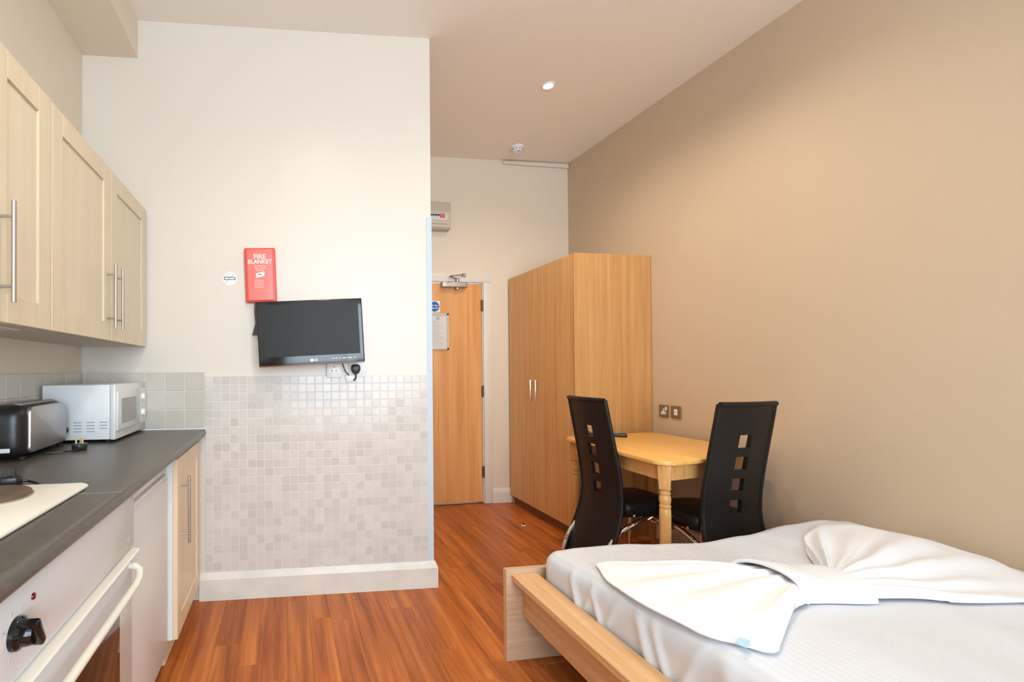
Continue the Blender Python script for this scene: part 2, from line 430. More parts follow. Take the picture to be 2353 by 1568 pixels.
bm = B(); prism(bm, [(YF+p[0]*.8, p[1]) for p in skirt_prof(.02, .13)], DX1+.085, 2.07, 'X'); struct('baseboard_far', bm, M_WHITEGLOSS)
bm = B(); prism(bm, [(XR+p[0]*.8, p[1]) for p in skirt_prof(.02, .13)], 1.0, 3.1, 'Y'); struct('baseboard_right', bm, M_WHITEGLOSS)
bm = B(); prism(bm, [(PX-.026, yc(PX)-.002), (PX+.003, yc(PX)-.004), (PX+.003, yc(PX)+.028), (PX, yc(PX)+.028), (PX, yc(PX)), (PX-.026, yc(PX)+.001)], .14, 2.085)
struct('trim_1', bm, M_BLUEWHITE)
# conduit trunking under the ceiling on the far wall
bm = B(); prism(bm, [(YF, 3.115), (YF-.024, 3.115), (YF-.026, 3.12), (YF-.026, 3.142), (YF, 3.145)], 2.0, XR-.005, 'X')
struct('trim_2', bm, mat('painted_trunking', (.74, .66, .57, 1), .5))

# ------------------------------------------------------------------ wall tiles
CR = Matrix.Rotation(ANG, 4, 'Z')
def tilemesh(name, w, h, t, mt, bev=.0016):
    bm = B(); box(bm, -w/2, w/2, -t, 0, -h/2, h/2, bev, 1)
    me = bpy.data.meshes.new(name); bm.to_mesh(me); bm.free(); me.materials.append(mt); return me
MX0, MX1, MZ0, MZ1 = -.418, PX-.026, .135, 1.192
P = .0452
bm = B(); prism(bm, [(MX0, yc(MX0)-.004), (MX1, yc(MX1)-.004), (MX1, yc(MX1)), (MX0, yc(MX0))], MZ0, MZ1)
obj('grout_bed', bm, M_GROUT, wall_part, False)
cells = []
nx = int((MX1-MX0)/P)+1; nz = int((MZ1-MZ0)/P)+1
for i in range(nx):
    for j in range(nz):
        xa = MX1-(i+1)*P; xb = xa+P; za = MZ1-(j+1)*P; zb = za+P
        xa, za = max(xa, MX0), max(za, MZ0)
        if xb-xa < .012 or zb-za < .012: continue
        cells.append((xa, xb, za, zb))
# the largest in view: nearest to the camera
cells.sort(key=lambda c: ((c[0]+c[1])/2)**2+yc(c[0])**2+((c[2]+c[3])/2-CAM_H)**2+(1 if (c[1]-c[0] < P-.002 or c[3]-c[2] < P-.002) else 0))
G = .0036
tm = tilemesh('mosaic_tile', P-G, P-G, .0062, M_MOSAIC)
for c in cells[:295]:
    o = link('mosaic_tile', tm, wall_part, ((c[0]+c[1])/2, yc((c[0]+c[1])/2)+random.uniform(0, .0008), (c[2]+c[3])/2), (random.uniform(-.008, .008), 0, ANG+random.uniform(-.008, .008)))
bm = B()
for c in cells[295:]:
    n0 = len(bm.verts)
    box(bm, c[0]+G/2, c[1]-G/2, -.0062, 0, c[2]+G/2, c[3]-G/2)
    for v in list(bm.verts)[n0:]: v.co.y += yc(v.co.x)
o = obj('mosaic_tile_field', bm, M_MOSAIC, wall_part, False); o['kind'] = 'stuff'
# square kitchen tiles: end wall, then left wall
TZ0, TZ1, TP = .915, 1.215, .1
tk = tilemesh('kitchen_tile', TP-.004, TP-.004, .009, M_TILE, .002)
bm = B(); prism(bm, [(XL, yc(XL)-.006), (-.42, yc(-.42)-.006), (-.42, yc(-.42)), (XL, yc(XL))],   .9, TZ1)
obj('grout_bed', bm, M_KGROUT, wall_part, False)
x = -.42
while x > XL+.02:
    xa = max(x-TP, XL+.008)
    for r in range(3):
        if x-xa > .09: me = tk
        else: me = tilemesh('kitchen_tile', x-xa-.004, TP-.004, .009, M_TILE, .002)
        link('kitchen_tile', me, wall_part, ((x+xa)/2, yc((x+xa)/2), TZ1-TP*(r+.5)), (0, 0, ANG))
    x -= TP
bm = B(); box(bm, XL, XL+.006, .2, yc(XL)-.007, .9, TZ1); obj('grout_bed', bm, M_KGROUT, wall_left, False)
y = yc(XL)-.012
while y > .3:
    for r in range(3):
        link('kitchen_tile', tk, wall_left, (XL, y-TP/2, TZ1-TP*(r+.5)), (0, 0, PI/2))
    y -= TP

# ------------------------------------------------------------------ ceiling fittings
def downlight(x, y, label):
    z = zc(x, y); t = thing('downlight', label, 'light', (x, y, z), 0, 'recessed ceiling downlights')
    bm = B(); lathe(bm, [(.030, -.001), (.030, -.006), (.036, -.009), (.043, -.006), (.045, 0)], seg=28); obj('rim', bm, M_WHITEPL, t)
    bm = B(); lathe(bm, [(.0, -.0035), (.018, -.004), (.029, -.002), (.029, .0)], seg=24); obj('lamp', bm, M_GLOW, t)
    l = bpy.data.lights.new('downlight_lamp', 'SPOT'); l.energy = DOWNLIGHT_W; l.color = (1, .84, .66); l.spot_size = math.radians(150); l.spot_blend = 1; l.shadow_soft_size = .04
    o = link('lamp_light', l, t, (0, 0, -.02))
downlight(1.76, 2.95, 'lit recessed downlight in the ceiling, in front of the wardrobe')
downlight(1.775, 2.12, 'lit recessed downlight cut off by the top edge of the picture')
downlight(.15, 1.3, 'added unseen downlight in the ceiling between kitchen and bed')  # added lamp out of view, lights the kitchen side
t = thing('smoke_detector', 'round white smoke detector on the ceiling near the far wall', 'smoke detector', (2.0, 3.85, zc(2.0, 3.85)))
bm = B(); lathe(bm, [(.054, 0), (.054, -.012), (.049, -.018), (.02, -.018)], seg=32); obj('base', bm, M_WHITEPL, t)
bm = B(); lathe(bm, [(.043, -.017), (.046, -.024), (.043, -.038), (.034, -.046), (.0, -.048)], seg=32); obj('cover', bm, M_WHITEPL, t)
bm = B()
for k in range(10):
    a = 2*PI*k/10; n0 = len(bm.verts); box(bm, -.006, .006, -.001, .001, -.035, -.026)
    for v in list(bm.verts)[n0:]: v.co = Matrix.Rotation(a, 3, 'Z') @ (v.co+Vector((0, .0455, 0)))
obj('vent_slots', bm, M_GREYPRINT, t, False)
bm = B(); lathe(bm, [(.004, -.046), (.004, -.051), (0, -.051)], (.0, -.025, 0), 10); obj('indicator', bm, M_DARKPRINT, t)

# ------------------------------------------------------------------ things on the far wall and door
t = thing('fuse_box', 'beige plastic fuse box high on the far wall above the door', 'fuse box', (1.325, YF, 2.59))
bm = B(); roundbox(bm, -.16, .146, -.085, 0, -.125, .12, .014, (2, 2, 2)); obj('housing', bm, M_FUSE, t)
bm = B(); box(bm, -.15, .14, -.094, -.084, -.112, .035, .006); obj('lid', bm, mat('pale_fuse_lid', (.62, .56, .46, 1), .3), t)
bm = B(); box(bm, -.13, .108, -.0955, -.0935, -.045, .012); obj('breaker_strip', bm, M_PAPER, t, False)
for k in range(9):
    bm = B(); xx = -.125+k*.0235; red = k > 6
    box(bm, xx, xx+.019, -.102, -.095, -.028 if red else -.012, .008 if red else .003, .001, 1)
    obj('breaker', bm, M_RED if red else M_DARKPRINT, t, False)
bm = B(); box(bm, -.13, .105, -.0955, -.0935, -.085, -.080); obj('label_line', bm, M_GREYPRINT, t, False)
# door closer
t = thing('door_closer', 'silver overhead door closer with folded arm on the wooden door', 'door closer', (1.5, YF, 1.985))
bm = B(); roundbox(bm, -.105, .135, -.048, .004, -.028, .024, .012, (3, 1, 1)); obj('body', bm, M_STEEL, t)
bm = B(); lathe(bm, [(.02, .02), (.02, .05), (.012, .056)], (.045, -.024, 0), 14); obj('spindle', bm, M_STEEL, t)
bm = B(); lathe(bm, [(.018, -.045), (.018, -.025)], (.045, -.024, 0), 14); obj('spindle_cap', bm, M_STEEL, t)
bm = B(); tube(bm, [(.045, -.03, .052), (-.05, -.10, .056)], .009, 8, .6); tube(bm, [(-.05, -.10, .062), (.12, -.022, .098)], .009, 8, .6); obj('arm', bm, M_STEEL, t)
bm = B(); box(bm, .09, .13, -.032, -.018, .075, .105, .003, 1); obj('bracket', bm, M_STEEL, t)
# sign and notice on the door
t = thing('fire_door_sign', 'small white sign with a blue disc on the wooden door', 'sign', (1.338, YF+.004, 1.788))
bm = B(); box(bm, -.052, .052, -.002, 0, -.052, .052, .0008, 1); obj('plate', bm, M_PRINT, t)
bm = B(); lathe(bm, [(.046, -.0026), (.046, -.001)], seg=32, axis='Y'); obj('disc', bm, M_BLUE, t, False)
text('lettering', 'Fire door', .0195, M_PRINT, t, (0, -.0028, .011), (PI/2, 0, 0), bold=.0004)
text('lettering', 'keep shut', .0195, M_PRINT, t, (0, -.0028, -.012), (PI/2, 0, 0), bold=.0004)
t = thing('framed_notice', 'white printed notice in a slim grey frame on the wooden door', 'notice', (1.352, YF+.004, 1.563))
bm = B()
for a in ((-.115, .115, .148, .163), (-.115, .115, -.163, -.148), (-.115, -.1, -.163, .163), (.1, .115, -.163, .163)):
    box(bm, a[0], a[1], -.014, 0, a[2], a[3])
obj('frame', bm, M_GREYFRAME, t, False)
bm = B(); box(bm, -.102, .102, -.006, -.001, -.15, .15); obj('sheet', bm, M_PAPER, t, False)
for k in range(15):
    bm = B(); w_ = random.uniform(.10, .155); zz = .088-k*.0155
    box(bm, -.08, -.08+w_, -.0068, -.0058, zz, zz+.0035); obj('print_line', bm, mat('faint_print', (.5, .49, .49, 1), .6), t, False)
bm = B(); box(bm, .0, .03, -.0068, -.0058, .105, .135); obj('print_line', bm, mat('faint_print', (.5, .49, .49, 1), .6), t, False)

# ------------------------------------------------------------------ wardrobe
WX, WY0, WY1, WZ = 2.04, 3.113, 4.118, 2.05
t = thing('wardrobe', 'tall oak veneer wardrobe with two doors against the beige wall', 'wardrobe', (2.35, 3.6, 0))
def wb(*a, bev=.001): bm = B(); box(bm, a[0]-2.35, a[1]-2.35, a[2]-3.6, a[3]-3.6, a[4], a[5], bev, 1); return bm
obj('side_panel', wb(WX, XR-.004, WY0, WY0+.019, 0, WZ), M_OAK, t)
obj('side_panel', wb(WX+.02, XR-.004, WY1-.019, WY1, 0, WZ), M_OAK, t)
obj('top_panel', wb(WX+.02, XR-.004, WY0+.019, WY1-.019, WZ-.019, WZ), M_OAK, t)
obj('back_panel', wb(XR-.012, XR-.004, WY0+.019, WY1-.019, .07, WZ-.019), M_OAK, t)
obj('plinth', wb(WX+.035, WX+.053, WY0+.019, WY1-.019, 0, .068), mat('dark_oak_plinth', srgb(126, 80, 42), .5), t)
obj('bottom_panel', wb(WX+.02, XR-.012, WY0+.019, WY1-.019, .07, .088), M_OAK, t)
ym = (WY0+WY1)/2+.03
for k, (a, b_) in enumerate(((WY0+.021, ym-.0015), (ym+.0015, WY1-.002))):
    d = obj('door', wb(WX, WX+.018, a, b_, .072, WZ-.002), M_OAKD, t)
    yh = ym-.035 if k == 0 else ym+.045
    bm = B(); px_ = WX-.028-2.35
    tube(bm, [(px_, yh-3.6, .96), (px_, yh-3.6, 1.13)], .0055, 10)
    for zz in (.985, 1.105): tube(bm, [(px_, yh-3.6, zz), (WX-2.35+.001, yh-3.6, zz)], .004, 8)
    obj('handle', bm, M_CHROME, d)

# ------------------------------------------------------------------ kitchen: base run
WT = .91
t = thing('worktop', 'dark grey laminate kitchen worktop with a rounded front edge', 'worktop', (-.72, 1.2, .87))
bm = B(); r = .012; pr = [(XL+.002, .87), (-.43, .87)]
for k in range(9):
    a = -PI/2+PI*k/8; pr.append((-.43+.018*math.cos(a), .89+.02*math.sin(a)))
pr += [(XL+.002, .91)]
prism(bm, [(p[0]+.72, p[1]-.87) for p in pr], -1.9, 1.46, 'Y')
for v in bm.verts:
    if v.co.y > 1: v.co.y = yc(v.co.x-.72)-.01-1.2
obj('slab', bm, M_COUNTER, t)
bm = B(); prism(bm, [(.31, .0402), (.31, .0407), (-.27, .0407), (-.27, .0402)], .115, .119, 'Y'); obj('joint_line', bm, mat('worktop_joint', (.32, .31, .29, 1), .5), t, False)
bm = B(); prism(bm, [(-.315, .04), (-.315, .047), (.305, .047), (.305, .04)], 1.452, 1.46, 'Y')
for v in bm.verts: v.co.y = yc(v.co.x-.72)-.0095-1.2-(0 if v.co.y > 1.456 else .006)
obj('sealant', bm, M_WHITEPL, t)

FX = -.442                                 # face of the cabinet doors
CB0, CB1 = 2.105, 2.655
def shaker(name, parent, w, h, th, handle_x, hz0, hz1, mt=M_MAPLE, fr=.075):
    """door in local coords: x across, -y out of the face, z up; origin at lower left of the back face"""
    d = link(name, None, parent)
    bm = B()
    for a in ((0, fr, 0, h), (w-fr, w, 0, h)): box(bm, a[0], a[1], -th, 0, a[2], a[3], .0015, 1)
    for a in ((fr, w-fr, 0, fr), (fr, w-fr, h-fr, h)): box(bm, a[0], a[1], -th, 0, a[2], a[3], .0015, 1)
    me = bpy.data.meshes.new(name); bm.to_mesh(me); bm.free(); me.materials.append(mt); d.data if False else None
    bpy.data.objects.remove(d); d = link(name, me, parent)
    bm = B(); box(bm, fr-.002, w-fr+.002, -th+.007, -.002, fr-.002, h-fr+.002); obj('panel', bm, M_MAPLE_P if mt is M_MAPLE else mt, d, False)
    bm = B()
    tube(bm, [(handle_x, -th-.034, hz0), (handle_x, -th-.034, hz1)], .006, 12)
    for zz in (hz0+.04, hz1-.04): tube(bm, [(handle_x, -th-.034, zz), (handle_x, -th+.002, zz)], .0042, 8)
    obj('handle', bm, M_STEEL, d)
    return d
t = thing('base_cabinet', 'pale maple base cabinet with one framed door in the kitchen corner', 'cabinet', (-.75, 2.35, 0))
def bb2(x0, x1, y0, y1, z0, z1, bev=.001): bm = B(); box(bm, x0+.75, x1+.75, y0-2.35, y1-2.35, z0, z1, bev, 1); return bm
obj('carcass', bb2(XL+.01, FX-.02, CB0, CB1-.012, .10, .868), M_CARC, t)
obj('plinth', bb2(FX-.07, FX-.05, CB0, CB1-.002, 0, .10), M_MAPLE_B, t)
d = shaker('door', t, .535, .75, .02, .072, .375, .665, M_MAPLE_B)
d.location = (FX-.02+.75, CB0-2.35+.004, .10); d.rotation_euler = (0, 0, PI/2)
# fridge
FRX = -.478
t = thing('fridge', 'white under-counter fridge between the oven and the maple cabinet', 'fridge', (-.76, 1.83, 0))
def fb(x0, x1, y0, y1, z0, z1, bev=.004): bm = B(); box(bm, x0+.76, x1+.76, y0-1.83, y1-1.83, z0, z1, bev, 2); return bm
obj('body', fb(XL+.04, FRX-.055, 1.563, 2.098, .02, .852), M_FRIDGE, t)
obj('door', fb(FRX-.05, FRX, 1.565, 2.096, .06, .795, .006), M_FRIDGE, t)
obj('top_panel', fb(FRX-.05, FRX-.004, 1.565, 2.096, .803, .85, .005), M_WHITEENAMEL, t)
obj('handle_recess', fb(FRX-.052, FRX-.03, 1.60, 2.07, .793, .805, .001), M_GREYPRINT, t)
obj('handle_grip', fb(FRX-.002, FRX+.004, 1.585, 2.075, .768, .782, .002), M_WHITEENAMEL, t)
obj('badge', fb(FRX-.004, FRX-.002, 1.59, 1.66, .822, .832, .0005), M_GREYFRAME, t)
obj('kick_plate', fb(FRX-.09, FRX-.07, 1.57, 2.09, 0, .055), M_WHITEPL, t)
# oven
OX, OY0, OY1 = -.452, .84, 1.556
t = thing('oven', 'white built-under oven with bar handle and dark glass door', 'oven', (-.75, 1.2, 0))
def ob(x0, x1, y0, y1, z0, z1, bev=.003): bm = B(); box(bm, x0+.75, x1+.75, y0-1.2, y1-1.2, z0, z1, bev, 2); return bm
obj('body', ob(XL+.05, OX-.045, OY0+.01, OY1-.01, .10, .862), M_WHITEENAMEL, t)
obj('control_panel', ob(OX-.045, OX, OY0, OY1, .695, .866), M_WHITEENAMEL, t)
d = obj('door', ob(OX-.042, OX-.004, OY0+.004, OY1-.004, .115, .688), M_WHITEENAMEL, t)
bm = B(); prism(bm, [(OX-.02+.75, .688), (OX+.014+.75, .684), (OX+.018+.75, .679), (OX+.012+.75, .672), (OX-.01+.75, .668)], OY0+.004-1.2, OY1-.004-1.2, 'Y'); obj('door_lip', bm, M_OFFWHITE, d)
obj('glass', ob(OX-.006, OX-.0025, OY0+.12, OY1-.118, .19, .575, .0008), M_GLASSDARK, d)
bm = B(); hx = OX+.035+.75
pts = [(OX-.006+.75, 1.528-1.2, .642), (OX+.012+.75, 1.526-1.2, .640), (hx-.006, 1.512-1.2, .632), (hx, 1.485-1.2, .622), (hx, 1.45-1.2, .615)]
pts += [(hx, yy-1.2, .615) for yy in lin(1.40, .98, 6)] + [(hx, .945-1.2, .622), (hx-.006, .905-1.2, .632), (OX+.012+.75, .885-1.2, .640), (OX-.006+.75, .882-1.2, .642)]
tube(bm, pts, .0105, 12); obj('handle', bm, M_OFFWHITE, d)
bm = B(); lathe(bm, [(.0, -.03), (.018, -.032), (.021, -.026), (.022, -.014), (.0275, -.008), (.028, 0)], seg=28, axis='X')
for v in bm.verts: v.co = Vector((-v.co.x, v.co.y, v.co.z))
bmesh.ops.recalc_face_normals(bm, faces=bm.faces)
box(bm, .004, .042, -.0075, .0075, -.026, .027, .004)
obj('knob', bm, M_BLACKGL, t, True, (OX+.75, .905-1.2, .775), (.45, 0, 0))
for k in range(8):
    a = 2*PI*k/8+.3; bm = B(); box(bm, 0, .0006, -.004, .004, -.0012, .0012)
    obj('dial_mark', bm, M_GREYFRAME, t, False, (OX+.75, .905-1.2+.040*math.cos(a), .775+.040*math.sin(a)), (a, 0, 0))
bm = B(); lathe(bm, [(.0, -.004), (.0055, -.003), (.0065, 0)], seg=16, axis='X')
for v in bm.verts: v.co.x = -v.co.x
bmesh.ops.recalc_face_normals(bm, faces=bm.faces)
obj('indicator_light', bm, mat('dark_red_lens', (.22, .008, .012, 1), .15), t, True, (OX+.75, .962-1.2, .812))
bm = B(); box(bm, 0, .0006, -.008, .008, -.006, .006); obj('maker_mark', bm, M_GREYFRAME, t, False, (OX+.75, 1.505-1.2, .728))
# hob
t = thing('hob', 'off-white electric hob with solid round hotplates on the worktop', 'hob', (-.757, 1.11, WT))
bm = B()
prism(bm, [(-.243, -.29), (.223, -.29), (.243, -.27), (.243, .27), (.223, .29), (-.223, .29), (-.243, .27)], .001, .012, 'Z', .005); obj('plate', bm, M_OFFWHITE, t)
for (a, b_, rr) in ((.06, .155, .092), (.06, -.145, .075), (-.145, .155, .075), (-.145, -.145, .092)):
    bm = B(); lathe(bm, [(rr+.004, .011), (rr+.003, .015), (rr, .016)], (a, b_, 0), 40); h_ = obj('hotplate_rim', bm, M_STEEL, t)
    bm = B(); lathe(bm, [(rr, .012), (rr-.001, .021), (rr-.004, .023), (.03, .0225), (.028, .021), (0, .021)], (a, b_, 0), 40); obj('hotplate', bm, M_PLATE, t)
# kitchen plugs lying pins-up
def plug(loc, rz, label, dark):
    t = thing('mains_plug', label, 'plug', loc, rz)
    bm = B(); prism(bm, [(-.026, -.018), (.0, -.028), (.026, -.018), (.025, .02), (.012, .026), (-.012, .026), (-.025, .02)], .001, .026, 'Z', .004); obj('body', bm, M_BLACKPL, t)
    for (a, b_, w_, l_) in ((0, .012, .0022, .004), (-.011, -.009, .0032, .0022), (.011, -.009, .0032, .0022)):
        bm = B(); box(bm, a-w_, a+w_, b_-l_, b_+l_, .025, .045, .0006, 1); obj('pin', bm, M_BLACKPL if dark else M_BRASS, t)
    bm = B(); tube(bm, [(0, -.026, .012), (0, -.04, .009), (-.02, -.06, .006), (-.06, -.075, .005), (-.11, -.07, .005)], .0035, 8); obj('cable', bm, M_BLACKPL, t)
plug((-.80, 2.06, WT), .2, 'black plug with brass pins lying on the worktop by the toaster', False)
plug((-.735, 1.445, WT), 1.9, 'black plug lying on the worktop at the corner of the hob', True)
# toaster
t = thing('toaster', 'black toaster with a brushed steel side on the worktop', 'toaster', (-.958, 2.0, WT), .05)
bm = B()
def tf(p):
    k = (p.z-.01)/.19; s = 1-.10*max(0, k)**2
    return (p.x*(1-.04*k), p.y*(1-.035*k*k), p.z)
roundbox(bm, -.072, .066, -.2, .2, .012, .196, .046, (4, 8, 3), tf); obj('body', bm, M_BLACKPL, t)
bm = B(); pts = []
for (cy_, cz_, rr, a0) in ((-.135, .045, .02, PI), (.15, .045, .02, -PI/2), (.105, .122, .065, 0), (-.13, .165, .022, PI/2)):
    for k in range(7):
        aa = a0+PI/2*k/6; pts.append((cy_+rr*math.cos(aa), cz_+rr*math.sin(aa)))
prism(bm, pts, .056, .073, 'X', .005); obj('steel_side', bm, M_STEEL, t)
for a in (-.03, .025):
    bm = B(); box(bm, a-.012, a+.012, -.14, .14, .19, .1985, .001, 1); obj('slot', bm, M_GREYPRINT, t)
bm = B(); box(bm, -.04, .03, -.206, -.199, .035, .05, .002, 1); obj('lever', bm, M_SILVERT, t)
for zz, rr in ((.135, .008), (.115, .008), (.092, .008)):
    bm = B(); lathe(bm, [(rr, 0), (rr, .012), (rr*.8, .014)], (.045, .196, zz), 12, 'Y'); obj('button', bm, M_BLACKGL, t)
bm = B(); lathe(bm, [(.017, 0), (.016, .018), (.012, .02)], (.05, .196, .062), 18, 'Y'); obj('dial', bm, M_BLACKGL, t)
for a, b_ in ((-.05, -.16), (.05, -.16), (-.05, .16), (.05, .16)):
    bm = B(); lathe(bm, [(.012, 0), (.012, .016)], (a, b_, 0), 10); obj('foot', bm, M_BLACKPL, t)
# microwave
t = thing('microwave', 'white microwave oven in the corner of the worktop', 'microwave', (-.872, 2.46, WT), -.01)
bm = B(); box(bm, -.145, .125, -.222, .214, .014, .252, .004); obj('casing', bm, mat('white_microwave_steel', (.76, .78, .80, 1), .25), t)
bm = B(); box(bm, .126, .15, -.226, .217, .012, .254, .006); fr_ = obj('front', bm, M_WHITEENAMEL, t)
d = None
bm = B(); box(bm, .149, .158, -.218, .092, .05, .222, .004); d = obj('door', bm, M_WHITEENAMEL, t)
bm = B(); box(bm, .1575, .1595, -.172, .036, .078, .19, .0005, 1); obj('window', bm, mat('grey_microwave_window', (.30, .28, .26, 1), .12), d)
bm = B(); box(bm, .149, .152, .10, .208, .05, .222, .001, 1); obj('control_panel', bm, M_WHITEENAMEL, t)
for zz in (.18, .10):
    bm = B(); lathe(bm, [(.019, 0), (.017, .014), (.013, .016)], (.151, .154, zz), 20, 'X'); obj('dial', bm, M_WHITEPL, t)
for k in range(3):
    for j in range(4 if k < 2 else 3):
        bm = B(); xx = -.02+k*.052; box(bm, xx, xx+.032, -.2228, -.2215, .088-j*.013, .0915-j*.013); obj('vent_slot', bm, M_GREYPRINT, t, False)
for a, b_ in ((-.12, -.19), (.11, -.2), (-.12, .19), (.11, .19)):
    bm = B(); lathe(bm, [(.011, 0), (.012, .015)], (a, b_, 0), 10); obj('foot', bm, M_BLACKPL, t)

# ------------------------------------------------------------------ kitchen: wall cabinets
UX, UZ0, UZ1 = -.715, 1.349, 2.07
def wall_cab(label, y0, y1, hsides, under=False, single=False):
    t = thing('wall_cabinet', label, 'cabinet', (XL+.15, (y0+y1)/2, UZ0), 0, 'maple wall cabinets')
    ox, oy = XL+.15, (y0+y1)/2
    bm = B(); box(bm, XL+.003-ox, UX-.022-ox, y0-oy+.001, y1-oy-.001, .012, UZ1-UZ0, .001, 1); obj('carcass', bm, M_MAPLE, t)
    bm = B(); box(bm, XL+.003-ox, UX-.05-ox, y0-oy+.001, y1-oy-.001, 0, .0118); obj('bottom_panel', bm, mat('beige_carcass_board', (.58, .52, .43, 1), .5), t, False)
    if under:
        bm = B(); box(bm, -.06, UX-.055-ox, y0-oy+.01, y1-oy-.06, -.006, 0, .002, 1); obj('hood_grille', bm, mat('grey_hood_panel', (.62, .58, .54, 1), .4), t)
    ymid = (y0+y1)/2
    for k, (a, b_) in enumerate(((y0, y1),) if single else ((y0, ymid), (ymid, y1))):
        w_ = b_-a-.003
        d = shaker('door', t, w_, UZ1-UZ0, .02, (w_-.044) if hsides[k] else .040, .05, .31)
        d.location = (UX-.02-ox, a-oy+.0015, 0); d.rotation_euler = (0, 0, PI/2)
wall_cab('maple wall cabinet with two framed doors, in the corner by the white wall', 1.63, 2.668, (1, 0))
wall_cab('maple wall cabinet with one narrow door at the left edge of the picture', 1.31, 1.627, (0,), True, True)

# ------------------------------------------------------------------ things on the tiled partition wall
def onwall(name, label, cat, x, z, off=0., group=None):
    return thing(name, label, cat, (x, yc(x)-off, z), ANG, group)
RX = (PI/2, 0, 0)
t = onwall('no_smoking_sticker', 'round white no-smoking sticker on the wall left of the red box', 'sticker', -.288, 1.718)
bm = B(); lathe(bm, [(.038, -.0012), (.038, 0)], seg=40, axis='Y'); obj('disc', bm, M_WHITEPL, t, False)
bm = B()
for a in ((-.030, .030, .006, .0092), (-.030, .030, -.006, -.0028), (-.030, -.0265, -.006, .0092), (.0265, .030, -.006, .0092)):
    box(bm, a[0], a[1], -.0018, -.0010, a[2], a[3])
obj('cigarette', bm, M_DARKPRINT, t, False)
bm = B(); tube(bm, [(-.024, -.0016, -.022), (.022, -.0016, .026)], .0024, 6, .3); obj('slash', bm, M_GREYPRINT, t)
for a in (-.028, -.014):
    bm = B(); tube(bm, [(a, -.0016, .012), (a+.008, -.0016, .018), (a+.008, -.0016, .024), (a+.018, -.0016, .031)], .0018, 6, .3); obj('smoke', bm, M_GREYPRINT, t)
t = onwall('fire_blanket', 'red fire blanket case with white lettering above the television', 'fire blanket', -.122, 1.735)
FBR = -.035
bm = B(); roundbox(bm, -.082, .082, -.034, 0, -.147, .147, .008, (3, 1, 4))
for v in bm.verts: v.co = Matrix.Rotation(FBR, 3, 'Y') @ v.co
obj('case', bm, M_RED, t)
bm = B(); roundbox(bm, -.068, .068, -.040, -.03, -.138, .138, .004, (3, 1, 4))
for v in bm.verts: v.co = Matrix.Rotation(FBR, 3, 'Y') @ v.co
obj('front_panel', bm, mat('overexposed_red_panel', (.86, .19, .16, 1), .35), t)  # red paled in the colour itself to look overexposed
def fbt(s, size, zz, bold=0., xo=0.):
    c_, s_ = math.cos(FBR), math.sin(FBR)
    text('lettering', s, size, M_PRINT, t, (xo+zz*s_, -.0406, zz), (PI/2, FBR, 0), bold=bold)
fbt('FIRE', .036, .096, .0006); fbt('BLANKET', .030, .069, .0006)
fbt('TO REMOVE', .011, .046); fbt('PULL TAPES', .011, .034); fbt('DOWN', .011, .022)
bm = B(); box(bm, -.022, .022, -.0412, -.0402, -.012, .012)
for v in bm.verts: v.co.z += v.co.x*.25
obj('pictogram', bm, M_PRINT, t, False)
bm = B(); box(bm, -.012, .006, -.0416, -.0408, -.002, .004); obj('pictogram_detail', bm, M_RED, t, False)
for k in range(5):
    bm = B(); w_ = .05-.004*(k % 2); box(bm, -w_/2-.004, w_/2-.004, -.0412, -.0402, -.034-k*.009, -.030-k*.009); obj('print_line', bm, mat('pink_print', (.85, .45, .42, 1), .5), t, False)
for k, xx in enumerate((-.022, -.006)):
    bm = B(); pts = [(xx, -.018, -.14), (xx-.002, -.02, -.20), (xx+.004, -.024, -.26), (xx-.012-.008*k, -.03, -.325)]
    va = []
    for (px_, py_, pz_) in pts: va.append([bm.verts.new((px_+dx, py_+dy-.004*k, pz_)) for dx, dy in ((-.011, 0), (.011, 0), (.011, .0025), (-.011, .0025))])
    for u_, v_ in zip(va, va[1:]):
        for q in range(4): bm.faces.new((u_[q], u_[(q+1) % 4], v_[(q+1) % 4], v_[q]))
    bm.faces.new(va[0]); bm.faces.new(va[-1][::-1]); bmesh.ops.recalc_face_normals(bm, faces=bm.faces)
    obj('pull_tape', bm, M_BLACKPL, t)
# television
tv = onwall('television', 'small black flat television mounted slightly crooked on the tiled wall', 'television', .1465, 1.419)
TR = -.05
TVM = Matrix.Rotation(TR, 3, 'Y')
def tvp(bm):
    for v in bm.verts: v.co = TVM @ v.co
    return bm
bm = B(); roundbox(bm, -.274, .274, -.145, -.112, -.168, .168, .006, (4, 1, 4)); obj('bezel', tvp(bm), M_BLACKGL, tv)
bm = B(); box(bm, -.246, .252, -.1465, -.144, -.122, .150, .0006, 1); obj('screen', tvp(bm), M_SCREEN, tv)
bm = B(); roundbox(bm, -.2, .2, -.113, -.085, -.11, .11, .012, (3, 1, 3)); obj('back_cover', tvp(bm), M_BLACKPL, tv)
bm = B(); box(bm, -.272, .272, -.150, -.143, -.1695, -.163, .002, 1); obj('lower_trim', tvp(bm), mat('amber_trim', (.14, .05, .02, 1), .12), tv)
bm = B(); lathe(bm, [(.0085, -.1464), (.0085, -.1448)], (-.004, 0, -.146), 20, 'Y'); obj('logo', tvp(bm), M_PRINT, tv, False)
text('logo_lettering', 'LG', .017, M_PRINT, tv, TVM @ Vector((.016, -.1458, -.146)), (PI/2, TR, 0), bold=.0006)
for k, xx in enumerate((.108, .126, .143, .162, .172, .191, .201, .222)):
    bm = B(); w_ = .004 if k in (2, 7) else .006; box(bm, xx-w_, xx+w_*.6, -.1462, -.1448, -.1445, -.1405); obj('button_mark', tvp(bm), M_PRINT, tv, False)
bm = B(); box(bm, -.05, .05, -.014, 0, -.06, .06, .003); box(bm, -.018, .018, -.09, -.01, -.02, .02, .003); obj('wall_bracket', bm, M_BLACKPL, tv)
